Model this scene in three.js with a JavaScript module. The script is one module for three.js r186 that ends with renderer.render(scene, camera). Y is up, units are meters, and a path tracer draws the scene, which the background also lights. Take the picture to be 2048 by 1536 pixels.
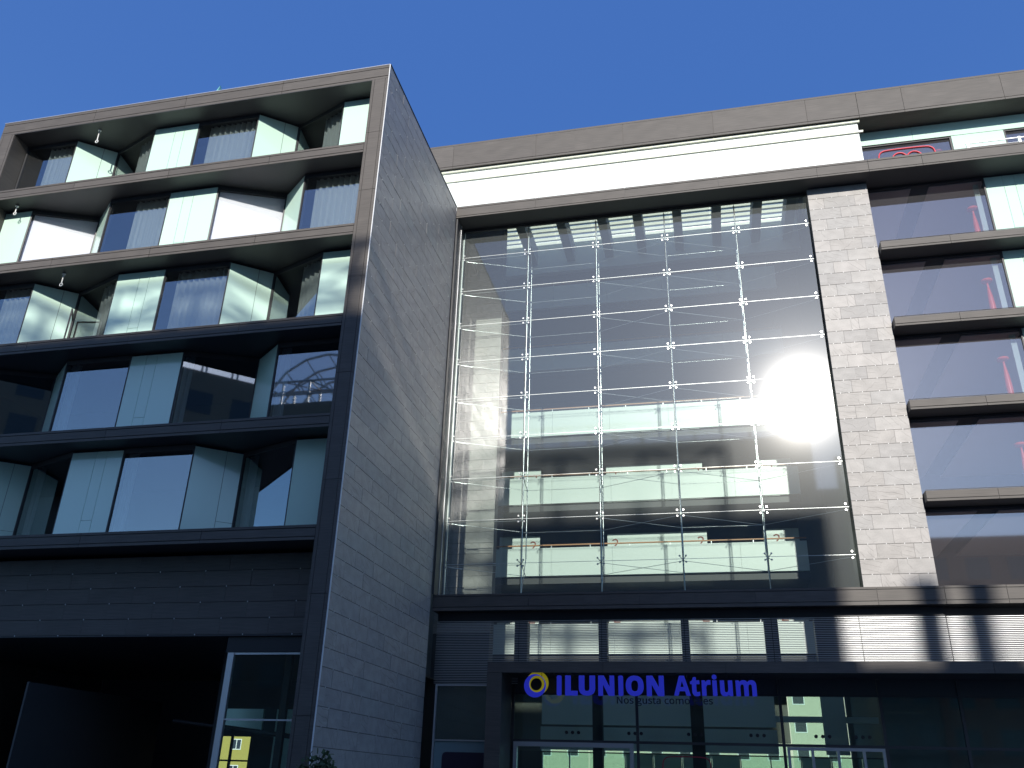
import * as THREE from 'three';
import { mergeGeometries } from 'three/addons/utils/BufferGeometryUtils.js';
import { ImprovedNoise } from 'three/addons/math/ImprovedNoise.js';
import { FontLoader } from 'three/addons/loaders/FontLoader.js';
import { TextGeometry } from 'three/addons/geometries/TextGeometry.js';

// ---------- camera, sky, sun, exposure ----------
const scene = new THREE.Scene();
const camera = new THREE.PerspectiveCamera(47.93, 4 / 3, 0.1, 2000);
camera.position.set(9.7831, 0.4757, 21.1553);
camera.rotation.set(0.4347, 0.2342, 0.0301, 'YXZ');

const renderer = new THREE.WebGLRenderer({ antialias: true });
renderer.toneMapping = THREE.LinearToneMapping;
renderer.toneMappingExposure = 1.0;
renderer.shadowMap.enabled = true;

const SUN = new THREE.Vector3(0.1102, 0.392, 0.9134).normalize();
const sun = new THREE.DirectionalLight(new THREE.Color().setRGB(1, 0.955, 0.88), 5.0);
sun.position.copy(SUN).multiplyScalar(120);
sun.castShadow = true;
sun.shadow.mapSize.set(4096, 4096);
Object.assign(sun.shadow.camera, { left: -60, right: 60, top: 60, bottom: -60, near: 1, far: 400 });
sun.shadow.radius = 1;
scene.add(sun, sun.target);

{ // clear winter sky: deep blue aloft, paler at the horizon, brighter round the sun
  const W = 1024, H = 512, d = new Float32Array(W * H * 4), v = new THREE.Vector3();
  for (let j = 0; j < H; j++) for (let i = 0; i < W; i++) {
    const el = (j + 0.5) / H * Math.PI - Math.PI / 2, az = ((i + 0.5) / W - 0.5) * 2 * Math.PI;
    v.set(Math.cos(el) * Math.cos(az), Math.sin(el), Math.cos(el) * Math.sin(az));
    const h = Math.pow(1 - Math.max(v.y, 0), 4.0), a = Math.acos(THREE.MathUtils.clamp(v.dot(SUN), -1, 1));
    const au = 0.75 * Math.exp(-a / 0.17) + 0.24 * Math.exp(-a / 0.6);
    const k = (j * W + i) * 4;
    d[k] = 0.048 + 0.36 * h + au;
    d[k + 1] = 0.152 + 0.76 * h + au * 0.98;
    d[k + 2] = 0.49 + 0.95 * h + au * 0.96;
    d[k + 3] = 1;
  }
  const t = new THREE.DataTexture(d, W, H, THREE.RGBAFormat, THREE.FloatType);
  t.mapping = THREE.EquirectangularReflectionMapping;
  t.magFilter = t.minFilter = THREE.LinearFilter;
  t.needsUpdate = true;
  scene.background = t; scene.environment = t;
}

// ---------- helpers ----------
const G = -1.15;                                   // street level
let seed = 7;
const rnd = () => { seed = (seed * 1664525 + 1013904223) >>> 0; return seed / 4294967296; };
const rr = (a, b) => a + (b - a) * rnd();
const pick = (a) => a[Math.floor(rnd() * a.length)];
const noise = new ImprovedNoise();
const taken = {};
const numbered = (n) => { taken[n] = (taken[n] ?? -1) + 1; return taken[n] ? `${n}_${String(taken[n]).padStart(3, '0')}` : n; };

function uvBox(g, ou = 0, ov = 0) {                 // uv in metres on every face
  const p = g.attributes.position, n = g.attributes.normal, uv = g.attributes.uv;
  for (let i = 0; i < p.count; i++) {
    const ax = Math.abs(n.getX(i)), ay = Math.abs(n.getY(i));
    if (ax > 0.7) uv.setXY(i, p.getZ(i) + ou, p.getY(i) + ov);
    else if (ay > 0.7) uv.setXY(i, p.getX(i) + ou, p.getZ(i) + ov);
    else uv.setXY(i, p.getX(i) + ou, p.getY(i) + ov);
  }
  return g;
}
function bx(x0, x1, y0, y1, z0, z1, ou, ov) {       // box between limits
  const g = new THREE.BoxGeometry(Math.abs(x1 - x0), Math.abs(y1 - y0), Math.abs(z1 - z0));
  g.translate((x0 + x1) / 2, (y0 + y1) / 2, (z0 + z1) / 2);
  return uvBox(g, ou, ov);
}
function rod(a, b, r, seg = 6) {
  const A = new THREE.Vector3(...a), B = new THREE.Vector3(...b), d = B.clone().sub(A), L = d.length();
  const g = new THREE.CylinderGeometry(r, r, L, seg, 1);
  g.applyQuaternion(new THREE.Quaternion().setFromUnitVectors(new THREE.Vector3(0, 1, 0), d.normalize()));
  const m = A.add(B).multiplyScalar(0.5); g.translate(m.x, m.y, m.z);
  return g;
}
const M = (gs) => Array.isArray(gs) ? (gs.length > 1 ? mergeGeometries(gs.map((g) => g.index ? g.toNonIndexed() : g)) : gs[0]) : gs;
function thing(name, label, category, base = [0, G, 0], group) {
  const o = new THREE.Group(); o.name = numbered(name); o.position.set(...base);
  o.userData = { label, category }; if (group) o.userData.group = group;
  scene.add(o); return o;
}
function part(name, gs, mat, t, label) {            // geometry in world coordinates, under a thing
  const m = new THREE.Mesh(M(gs), mat); m.name = name; m.position.copy(t.position).negate();
  if (label) m.userData.label = label;
  t.add(m); return m;
}
function sub(name, gs, mat, p, label) {             // geometry in its part's coordinates
  const m = new THREE.Mesh(M(gs), mat); m.name = name; if (label) m.userData.label = label; p.add(m); return m;
}
function solo(name, gs, mat, label, category, group) {
  const m = new THREE.Mesh(M(gs), mat); m.name = numbered(name); m.userData = { label, category }; if (group) m.userData.group = group;
  scene.add(m); return m;
}
function structure(name, gs, mat) { const m = new THREE.Mesh(M(gs), mat); m.name = name; m.userData.kind = 'structure'; scene.add(m); return m; }

// ---------- textures ----------
function dataTex(w, h, f, srgb, rx, ry) {
  const d = new Uint8Array(w * h * 4);
  for (let j = 0; j < h; j++) for (let i = 0; i < w; i++) {
    const c = f(i / w, j / h), k = (j * w + i) * 4;
    d[k] = c[0] * 255; d[k + 1] = c[1] * 255; d[k + 2] = c[2] * 255; d[k + 3] = 255;
  }
  const t = new THREE.DataTexture(d, w, h); t.wrapS = t.wrapT = THREE.RepeatWrapping;
  t.magFilter = THREE.LinearFilter; t.minFilter = THREE.LinearMipmapLinearFilter; t.generateMipmaps = true;
  if (srgb) t.colorSpace = THREE.SRGBColorSpace;
  t.repeat.set(rx, ry); t.needsUpdate = true; return t;
}
const cl = (v) => Math.min(1, Math.max(0, v));
const nz = (x, y, z) => noise.noise(x, y, z);
// quartzite: diagonal veins, mottling
function slateTex(sd, tint, veins) {
  const th = 0.45 + 0.5 * Math.sin(sd), line = (u, v, ang, fr, wob, q) => {
    const x = u * 2.8, y = v * 1.4, t = (x * Math.sin(ang) + y * Math.cos(ang)) * fr + wob * nz(x * 1.1, y * 1.1, sd + q) + 0.12 * nz(x * 6, y * 6, sd + q);
    const d = Math.abs(t - Math.round(t)) / fr, on = cl(nz(x * 1.3 + q, y * 1.0, sd * 1.7 + q) * 4 + 0.35 * nz(Math.round(t) * 3.7, q, sd) * 4);
    return cl(1 - d / 0.011) * on;
  };
  const vein = (u, v) => Math.min(1, line(u, v, th, 5.5, 0.6, 3.1) * 0.9 + line(u, v, th + 0.5, 3.2, 0.9, 8.7) * 0.7 + line(u, v, th - 1.1, 2.1, 0.8, 15.3) * 0.5);
  return dataTex(512, 256, (u, v) => {
    const m = 0.5 + 0.5 * nz(u * 8, v * 5, sd), f = nz(u * 70, v * 34, sd + 4);
    const s = cl((0.86 + 0.07 * (m - 0.5) * 2 + 0.035 * f) * (1 - 0.26 * veins * vein(u, v)));
    return [s * tint[0], s * tint[1], s * tint[2]];
  }, true, 1 / 2.8, 1 / 1.4);
}
const slateBump = dataTex(512, 256, (u, v) => { const s = 0.5 + 0.25 * nz(u * 12, v * 8, 3) + 0.18 * nz(u * 50, v * 24, 8); return [s, s, s]; }, false, 1 / 2.8, 1 / 1.4);
const streak = (sd, tint, amp) => dataTex(512, 256, (u, v) => {
  const s = cl(0.80 + amp * (0.55 * nz(u * 4, v * 60, sd) + 0.35 * nz(u * 9, v * 120, sd + 3)) + 0.05 * nz(u * 5, v * 4, sd + 7));
  return [s * tint[0], s * tint[1], s * tint[2]];
}, true, 1 / 3.1, 1 / 1.7);

// ---------- materials ----------
const std = (o) => new THREE.MeshStandardMaterial(o);
const lin = (r, g, b) => new THREE.Color().setRGB(r, g, b);
const cladMats = [0, 1, 2].map((i) => std({ map: streak(i * 5 + 1, [1, 0.965, 0.93], 0.16), color: lin(0.148 + i * 0.008, 0.140 + i * 0.008, 0.133 + i * 0.008), roughness: 0.6 }));
const clad = cladMats[0];
const slateMaps = [[1, 0.985, 0.975, 1], [0.99, 0.98, 0.97, 0.8], [0.98, 0.975, 0.97, 1], [1, 0.985, 0.97, 1.1], [0.972, 0.965, 0.96, 0.9]].map((t, i) => slateTex(i * 13.1 + 2, t, t[3]));
const stained = slateTex(77.3, [0.95, 0.95, 0.94], 0.5);     // one slate map with pale lime drips running down
{
  const d = stained.image.data, w = 512, h = 256;
  for (let q = 0; q < 26; q++) {
    const x = Math.floor(rnd() * w), y1 = Math.floor(h * rr(0.5, 1)), ln = Math.floor(h * rr(0.15, 0.5));
    for (let y = 0; y < ln; y++) for (let e = 0; e < 2; e++) { const k = (((y1 - y + h) % h) * w + (x + e) % w) * 4, a = 0.55 * (1 - y / ln) * (0.6 + 0.4 * nz(y * 0.2, q, 1)); for (let c = 0; c < 3; c++) d[k + c] = d[k + c] * (1 - a) + 255 * a; }
  }
}
const slateSet = (r, g, b, ro) => slateMaps.map((map, i) => std({ map, bumpMap: slateBump, bumpScale: 0.003, color: lin(r, g, b), roughness: ro + 0.012 * i }));
const slateMats = slateSet(0.45, 0.435, 0.42, 0.48);
const slateWeathered = [...slateMats, slateMats[0], slateMats[1], slateMats[3], std({ map: stained, bumpMap: slateBump, bumpScale: 0.003, color: lin(0.46, 0.45, 0.435), roughness: 0.52 })];
const mint = new THREE.MeshPhysicalMaterial({ color: lin(0.65, 0.87, 0.74), roughness: 0.10, ior: 1.9 });
const mintB = new THREE.MeshPhysicalMaterial({ color: lin(0.62, 0.84, 0.71), roughness: 0.12, ior: 1.9 });
const whitePanel = std({ color: lin(0.80, 0.84, 0.80), roughness: 0.3 });
const jointMat = std({ color: lin(0.66, 0.70, 0.68), roughness: 0.4, metalness: 0.3 });
const ivory = std({ color: lin(0.80, 0.82, 0.66), roughness: 0.4 });
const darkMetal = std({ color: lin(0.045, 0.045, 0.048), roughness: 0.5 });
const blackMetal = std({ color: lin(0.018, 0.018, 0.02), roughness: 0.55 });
const alu = std({ color: lin(0.62, 0.63, 0.64), roughness: 0.35, metalness: 0.7 });
const steel = std({ color: lin(0.75, 0.76, 0.76), roughness: 0.28, metalness: 0.85 });
const brightTrim = std({ color: lin(0.75, 0.75, 0.74), roughness: 0.4 });
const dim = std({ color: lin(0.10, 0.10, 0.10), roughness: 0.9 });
const roomWall = std({ color: lin(0.16, 0.16, 0.15), roughness: 0.9 });
const parapetMat = std({ color: lin(0.74, 0.82, 0.77), roughness: 0.35 });
const ceilingMat = std({ color: lin(0.62, 0.60, 0.62), roughness: 0.8 });
const timber = std({ color: lin(0.50, 0.22, 0.08), roughness: 0.45 });
const curtainMat = new THREE.MeshPhysicalMaterial({ color: lin(0.78, 0.80, 0.78), roughness: 0.95, transmission: 0.25, side: THREE.DoubleSide });
const blindMat = std({ color: lin(0.90, 0.90, 0.92), roughness: 0.9 });
const pane = (o) => new THREE.MeshPhysicalMaterial({ transmission: 1, thickness: 0, side: THREE.DoubleSide, ...o });
const glassWing = pane({ color: lin(0.82, 0.86, 0.86), roughness: 0.02, ior: 2.9 });
const glassClear = pane({ color: lin(0.97, 0.98, 0.99), roughness: 0.03, ior: 1.9 });
const glassAtrium = pane({ color: lin(0.84, 0.92, 0.89), roughness: 0.042, ior: 2.3, transmission: 0.93, clearcoat: 1, clearcoatRoughness: 0.24 });
const glassRight = pane({ color: lin(0.90, 0.89, 0.92), roughness: 0.03, ior: 2.7, transmission: 0.97 });
const glassLobby = pane({ color: lin(0.84, 0.93, 0.89), roughness: 0.03, ior: 1.7 });

// slates laid in courses on a plane; shared geometries
const slateGeo = {};
function slateG(w, h, v) {
  const k = `${w.toFixed(3)}_${h.toFixed(3)}_${v}`;
  return slateGeo[k] ??= uvBox(new THREE.BoxGeometry(w - 0.006, h - 0.014, 0.03), v * 0.77 + 0.3, v * 0.43 + 0.1);
}
function slates(parent, u0, u1, y0, y1, course, len, place, most = 300, clipOn = null, set = slateMats) {
  // place(u, y, out) -> [x, y, z, ry]
  let n = 0; const clips = [], rest = [], rows = Math.round((y1 - y0) / course), ch = (y1 - y0) / rows;
  for (let r = 0; r < rows; r++) {
    const y = y1 - (r + 0.5) * ch, cuts = [u0];
    for (let u = u0 + (r % 2 ? len * 0.5 : len); u < u1 - 0.1; u += len) cuts.push(u);
    cuts.push(u1);
    for (let c = 0; c < cuts.length - 1; c++) {
      const w = cuts[c + 1] - cuts[c], uc = (cuts[c] + cuts[c + 1]) / 2;
      if (n++ >= most) {
        const g = slateG(w, ch, n % 4).clone(), [x, yy, z, ry] = place(uc, y, 0.002); g.rotateY(ry); g.translate(x, yy, z); rest.push(g); continue;
      }
      const m = new THREE.Mesh(slateG(w, ch, Math.floor(rnd() * 4)), pick(set)); m.name = 'slate';
      const [x, yy, z, ry] = place(uc, y, rr(0, 0.006)); m.position.set(x, yy, z); m.rotation.y = ry;
      m.rotation.x = 0; m.rotateX(rr(-0.006, 0.006)); m.rotateY(rr(-0.003, 0.003));
      parent.add(m);
      if (clipOn) for (const f of clipOn) {
        const [a, b, e, q] = place(cuts[c] + w * f, y - ch / 2, 0.02), g = new THREE.BoxGeometry(0.02, 0.032, 0.01);
        g.rotateY(q); g.translate(a, b, e); clips.push(g);
      }
    }
  }
  if (rest.length) { const k = sub('lower_slates', rest, set[1], parent); k.userData.kind = 'stuff'; }
  if (clips.length) { const k = sub('slate_clip', clips, brightTrim, parent); k.userData.kind = 'stuff'; }
}
// horizontal fascia of cladding boards: strips in y, joints in x
function fascia(parent, name, xs, ys, zf, gap = 0.012) {
  for (let i = 0; i < xs.length - 1; i++) for (let j = 0; j < ys.length - 1; j++)
    sub(name, bx(xs[i] + gap / 2, xs[i + 1] - gap / 2, ys[j] + (j ? gap : 0), ys[j + 1] - (j < ys.length - 2 ? gap : 0), zf - 0.03, zf + rr(-0.002, 0.002), rr(0, 3), rr(0, 2)), pick(cladMats), parent);
}

// ---------- the ground ----------
const asphalt = std({ map: dataTex(256, 256, (u, v) => { const s = cl(0.5 + 0.2 * nz(u * 90, v * 90, 2) + 0.15 * nz(u * 9, v * 9, 5)); return [s, s, s]; }, true, 0.25, 0.25), color: lin(0.20, 0.20, 0.21), roughness: 0.9 });
const paving = std({ map: dataTex(256, 256, (u, v) => { const s = cl(0.72 + 0.12 * nz(u * 60, v * 60, 12) + 0.1 * nz(u * 7, v * 7, 15)); return [s, s * 0.98, s * 0.95]; }, true, 0.25, 0.25), color: lin(0.5, 0.49, 0.47), roughness: 0.85 });
const earth = std({ color: lin(0.17, 0.16, 0.13), roughness: 1 });
{
  const g = new THREE.PlaneGeometry(1600, 1600); g.rotateX(-Math.PI / 2); g.translate(0, G - 0.16, 0); structure('ground', g, earth);
  structure('road', bx(-220, 220, G - 0.158, G - 0.13, 14, 40), asphalt);
  structure('pavement', bx(-220, 220, G - 0.158, G, -30, 14), paving);
  const p = new THREE.Mesh(bx(-220, 220, G - 0.158, G, 40, 90), paving); p.name = 'pavement_001'; p.userData.kind = 'structure'; scene.add(p);
}

// ---------- left wing: dark box frame, five floors of zigzag panels and windows ----------
const wing = thing('hotel_wing', 'dark box-framed hotel wing with five floors of zigzag mint panels and windows', 'building', [-8, G, -4]);
{
  const L = -15.87, Ri = -0.62, Li = -15.25, T = 23.31, XS = [Li, -11.8, -7.96, -4.07, Ri];
  // frame top
  const top = part('frame_top', bx(L + 0.002, -0.032, 22.71, 23.278, -8.2, -0.03), clad, wing);
  fascia(top, 'cladding_panel', [L, -11.8, -7.96, -4.07, 0], [22.71, 22.815, 23.185, T], 0);
  sub('coping', bx(L - 0.01, 0.0, T, T + 0.025, -8.2, 0.012), alu, top);
  sub('soffit_board', bx(Li, Ri, 22.685, 22.709, -2.0, -0.004), darkMetal, top);
  // columns
  for (const [a, b, nm] of [[-0.59, -0.032, 'r'], [L + 0.03, Li - 0.03, 'l']]) {
    const c = part('frame_column', bx(a, b, G, 22.70, nm === 'r' ? -0.9 : -8.2, -0.03), clad, wing);
    const xs = nm === 'r' ? [Ri, -0.515, -0.125, 0] : [L, L + 0.125, L + 0.515, Li];
    const ys = [G, 1.9, 4.9, 8.05, 11.35, 14.65, 17.95, 20.35, 22.71];
    for (let i = 0; i < 3; i++) for (let j = 0; j < ys.length - 1; j++)
      sub('cladding_panel', bx(xs[i] + 0.006, xs[i + 1] - 0.006, ys[j] + (j ? 0.006 : 0), ys[j + 1] - 0.006, -0.03, rr(-0.002, 0.002), rr(0, 3), rr(0, 2)), pick(cladMats), c);
    if (nm === 'r') sub('reveal_board', bx(Ri, Ri + 0.02, G, 22.70, -2.0, -0.034), clad, c);
    else sub('reveal_board', bx(Li - 0.02, Li, G, 22.70, -2.0, -0.034), clad, c);
  }
  part('edge_trim', bx(-0.012, 0.018, G, T, -0.012, 0.012), brightTrim, wing);
  // ledges
  for (let k = 0; k < 5; k++) {
    const y = 19.97 - 3.3 * k;
    const s = part('floor_slab', bx(Li, Ri - 0.02, y - 0.40, y - 0.02, -8.1, -0.03), darkMetal, wing);
    fascia(s, 'cladding_panel', XS, [y - 0.42, y - 0.33, y - 0.085, y], 0);
  }
  // side wall clad in slate
  const sw = part('side_wall', bx(-0.35, -0.022, G, T - 0.02, -8.40, -0.9), blackMetal, wing);
  slates(sw, -8.38, -0.012, G, T - 0.03, 0.47, 1.39, (u, y, o) => [-0.005 + o, y, u, Math.PI / 2], 300, [0.5], slateWeathered);
  sub('wall_coping', bx(-0.4, 0.03, T - 0.02, T + 0.03, -8.40, -0.02), blackMetal, sw);
  // closing body
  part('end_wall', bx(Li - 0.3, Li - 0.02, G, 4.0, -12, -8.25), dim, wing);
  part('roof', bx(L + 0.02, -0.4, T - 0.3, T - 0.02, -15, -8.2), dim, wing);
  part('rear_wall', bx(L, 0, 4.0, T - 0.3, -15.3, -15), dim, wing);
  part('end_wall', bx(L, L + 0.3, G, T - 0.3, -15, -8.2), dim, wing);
  part('inner_wall', bx(Li, Ri, 4.2, 22.68, -5.2, -5), roomWall, wing);
  // slate band above the porch
  const band = part('porch_band', bx(Li, Ri - 0.02, 4.02, 6.25, -1.4, -0.95), dim, wing);
  slates(band, Li, Ri - 0.02, 4.02, 6.23, 0.47, 1.46, (u, y, o) => [u, y, -0.93 + o, 0], 80, [0.5], cladMats);
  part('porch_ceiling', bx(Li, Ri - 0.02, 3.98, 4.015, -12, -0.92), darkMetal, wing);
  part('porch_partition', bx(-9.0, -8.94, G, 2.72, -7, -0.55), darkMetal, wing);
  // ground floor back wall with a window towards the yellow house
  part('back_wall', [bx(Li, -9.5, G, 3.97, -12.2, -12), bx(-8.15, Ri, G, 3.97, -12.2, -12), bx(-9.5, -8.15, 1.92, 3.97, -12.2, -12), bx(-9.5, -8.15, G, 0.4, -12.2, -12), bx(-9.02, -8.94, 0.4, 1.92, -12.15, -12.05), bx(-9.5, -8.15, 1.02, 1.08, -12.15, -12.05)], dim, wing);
  // storefront
  const sf = part('storefront', [bx(-3.24, -3.06, G, 3.55, -1.12, -1.0), bx(-3.06, -0.64, 3.5, 3.55, -1.08, -1.02), bx(-3.06, -0.64, 1.83, 1.87, -1.08, -1.01)], alu, wing, 'grey steel post and rails of the ground floor glazing');
  sub('pane', bx(-3.05, -0.65, 1.88, 3.49, -1.052, -1.05), glassLobby, sf);
  sub('pane', bx(-3.05, -0.65, G, 1.82, -1.052, -1.05), glassLobby, sf);
  part('inner_mullion', [bx(-4.55, -4.35, G, 3.9, -3.2, -3.05), bx(-2.55, -2.35, G, 3.9, -3.2, -3.05)], blackMetal, wing);
  part('inner_rail', rod([-6.2, 1.95, -3.6], [-1.0, 1.45, -3.6], 0.07, 8), blackMetal, wing);
  part('lintel', bx(-3.3, Ri - 0.02, 3.56, 3.97, -1.3, -1.0), blackMetal, wing);
  part('lobby_panel', [bx(-5.6, -4.05, 1.80, 2.41, -5.1, -5.0), bx(-3.6, -2.6, 0.2, 2.41, -5.1, -5.0)], mint, wing, 'mint wall panels inside the ground floor');

  // zigzag bays
  const ZF = -0.75, ZR = -1.65;
  const rowA = [['W', -15.25, -13.0, 0, 0], ['P', -13.0, -11.87, 0, 1], ['W', -11.87, -9.6, 1, 0], ['P', -9.6, -7.77, 0, 0], ['W', -7.77, -5.3, 0, 0], ['P', -5.3, -4.17, 0, 1], ['W', -4.17, -1.95, 1, 0], ['P', -1.95, -0.62, 0, 0]];
  const rowB = [['P', -15.25, -14.1, 0, 0], ['W', -14.1, -11.85, 0, 1], ['P', -11.85, -10.75, 1, 0], ['W', -10.75, -8.28, 0, 0], ['P', -8.28, -6.4, 0, 0], ['W', -6.4, -4.17, 0, 1], ['P', -4.17, -3.07, 1, 0], ['W', -3.07, -0.62, 0, 0]];
  const curtainG = (x0, x1, y0, y1, z, wv) => {
    const n = 64, g = new THREE.PlaneGeometry(x1 - x0, y1 - y0, n, 1), p = g.attributes.position;
    for (let i = 0; i < p.count; i++) { const x = p.getX(i); p.setZ(i, 0.05 * Math.sin(x * wv + Math.sin(x * 2.3) * 1.5) + 0.02 * Math.sin(x * wv * 2.3)); }
    g.translate((x0 + x1) / 2, (y0 + y1) / 2, z); g.computeVertexNormals(); return g;
  };
  for (let k = 0; k < 5; k++) {
    const y0 = 19.97 - 3.3 * k - 0.02, y1 = (k ? 19.55 - 3.3 * (k - 1) : 22.685) - 0.002, h = y1 - y0;
    (k % 2 ? rowB : rowA).forEach(([ty, x0, x1, d0, d1], si) => {
      const za = d0 ? ZR : ZF, zb = d1 ? ZR : ZF, len = Math.hypot(x1 - x0, zb - za), ry = Math.atan2(-(zb - za), x1 - x0);
      const put = (m) => { m.position.set(x0 - wing.position.x, y0 - wing.position.y, za - wing.position.z); m.rotation.y = ry; return m; };
      if (ty === 'P') {
        const mt = rnd() < 0.5 ? mint : mintB;
        const g = 0.012, flat = d0 === d1 && len > 1.5;
        const cuts = flat ? (k % 2 ? [0, 0.30, 0.51, 1] : [0, 0.48, 0.69, 1]) : d1 ? [0, 0.66, 1] : [0, 1];
        const hatch = flat ? (k % 2 ? 1 : 1) : d1 ? 1 : -1;
        for (let c = 0; c < cuts.length - 1; c++) {
          const a = cuts[c] * len + g / 2, b = cuts[c + 1] * len - g / 2;
          if (c === hatch) {
            put(part('facade_panel', bx(a, b, 0.62 + g, h - 0.06, -0.05, 0), mt, wing));
            put(part('facade_panel', bx(a, b, 0, 0.62, -0.05, 0), mt, wing));
          } else put(part('facade_panel', bx(a, b, 0, h - 0.06, -0.05, 0), mt, wing));
        }
        put(part('backing_board', bx(-0.02, len + 0.02, 0, h, -0.16, -0.055), blackMetal, wing));
      } else {
        const f = 0.045, head = 0.16;
        const w = put(part('window', [bx(0, f, 0, h, -0.10, 0.0), bx(len - f, len, 0, h, -0.10, 0.0), bx(f, len - f, h - head, h, -0.10, -0.01), bx(f, len - f, 0, f, -0.10, 0.0)], darkMetal, wing));
        const blind = k === 1 && d1;
        sub('pane', bx(f, len - f, f, h - head, -0.042, -0.04), blind ? glassClear : glassWing, w);
        if (blind) sub('roller_blind', bx(f + 0.02, len - f - 0.02, f, h - head, -0.14, -0.13), blindMat, w);
        else {
          const full = k === 0 || k === 2 || (k === 1), cw = len - 2 * f;
          if (full && d0 === d1) sub('curtain', curtainG(f + cw * (si % 3 === 0 ? 0.35 : 0.12), len - f, f, h - head + 0.1, -0.30, 26), curtainMat, w);
          else if (k < 3) sub('curtain', curtainG(f + cw * 0.5, len - f, f, h - head + 0.1, -0.30, 26), curtainMat, w);
          else sub('curtain', curtainG(f, f + cw * 0.12, f, h - head + 0.1, -0.30, 30), curtainMat, w);
        }
        if (k === 2 && si === 2) { // casement left open
          const o = sub('casement', [bx(0, 0.9, 0.1, 0.14, -0.03, 0.02), bx(0, 0.9, 1.66, 1.70, -0.03, 0.02), bx(0, 0.04, 0.14, 1.66, -0.03, 0.02), bx(0.86, 0.9, 0.14, 1.66, -0.03, 0.02)], darkMetal, w, 'window casement standing open');
          o.position.set(0.15, 0, 0.05); o.rotation.y = -0.55;
        }
      }
    });
  }
}

const fontBold = await new FontLoader().loadAsync('fonts/droid/droid_sans_bold.typeface.json');
const fontRegular = await new FontLoader().loadAsync('fonts/droid/droid_sans_regular.typeface.json');
const digitRed = std({ color: lin(0.35, 0.08, 0.05), roughness: 0.6 });
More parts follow.
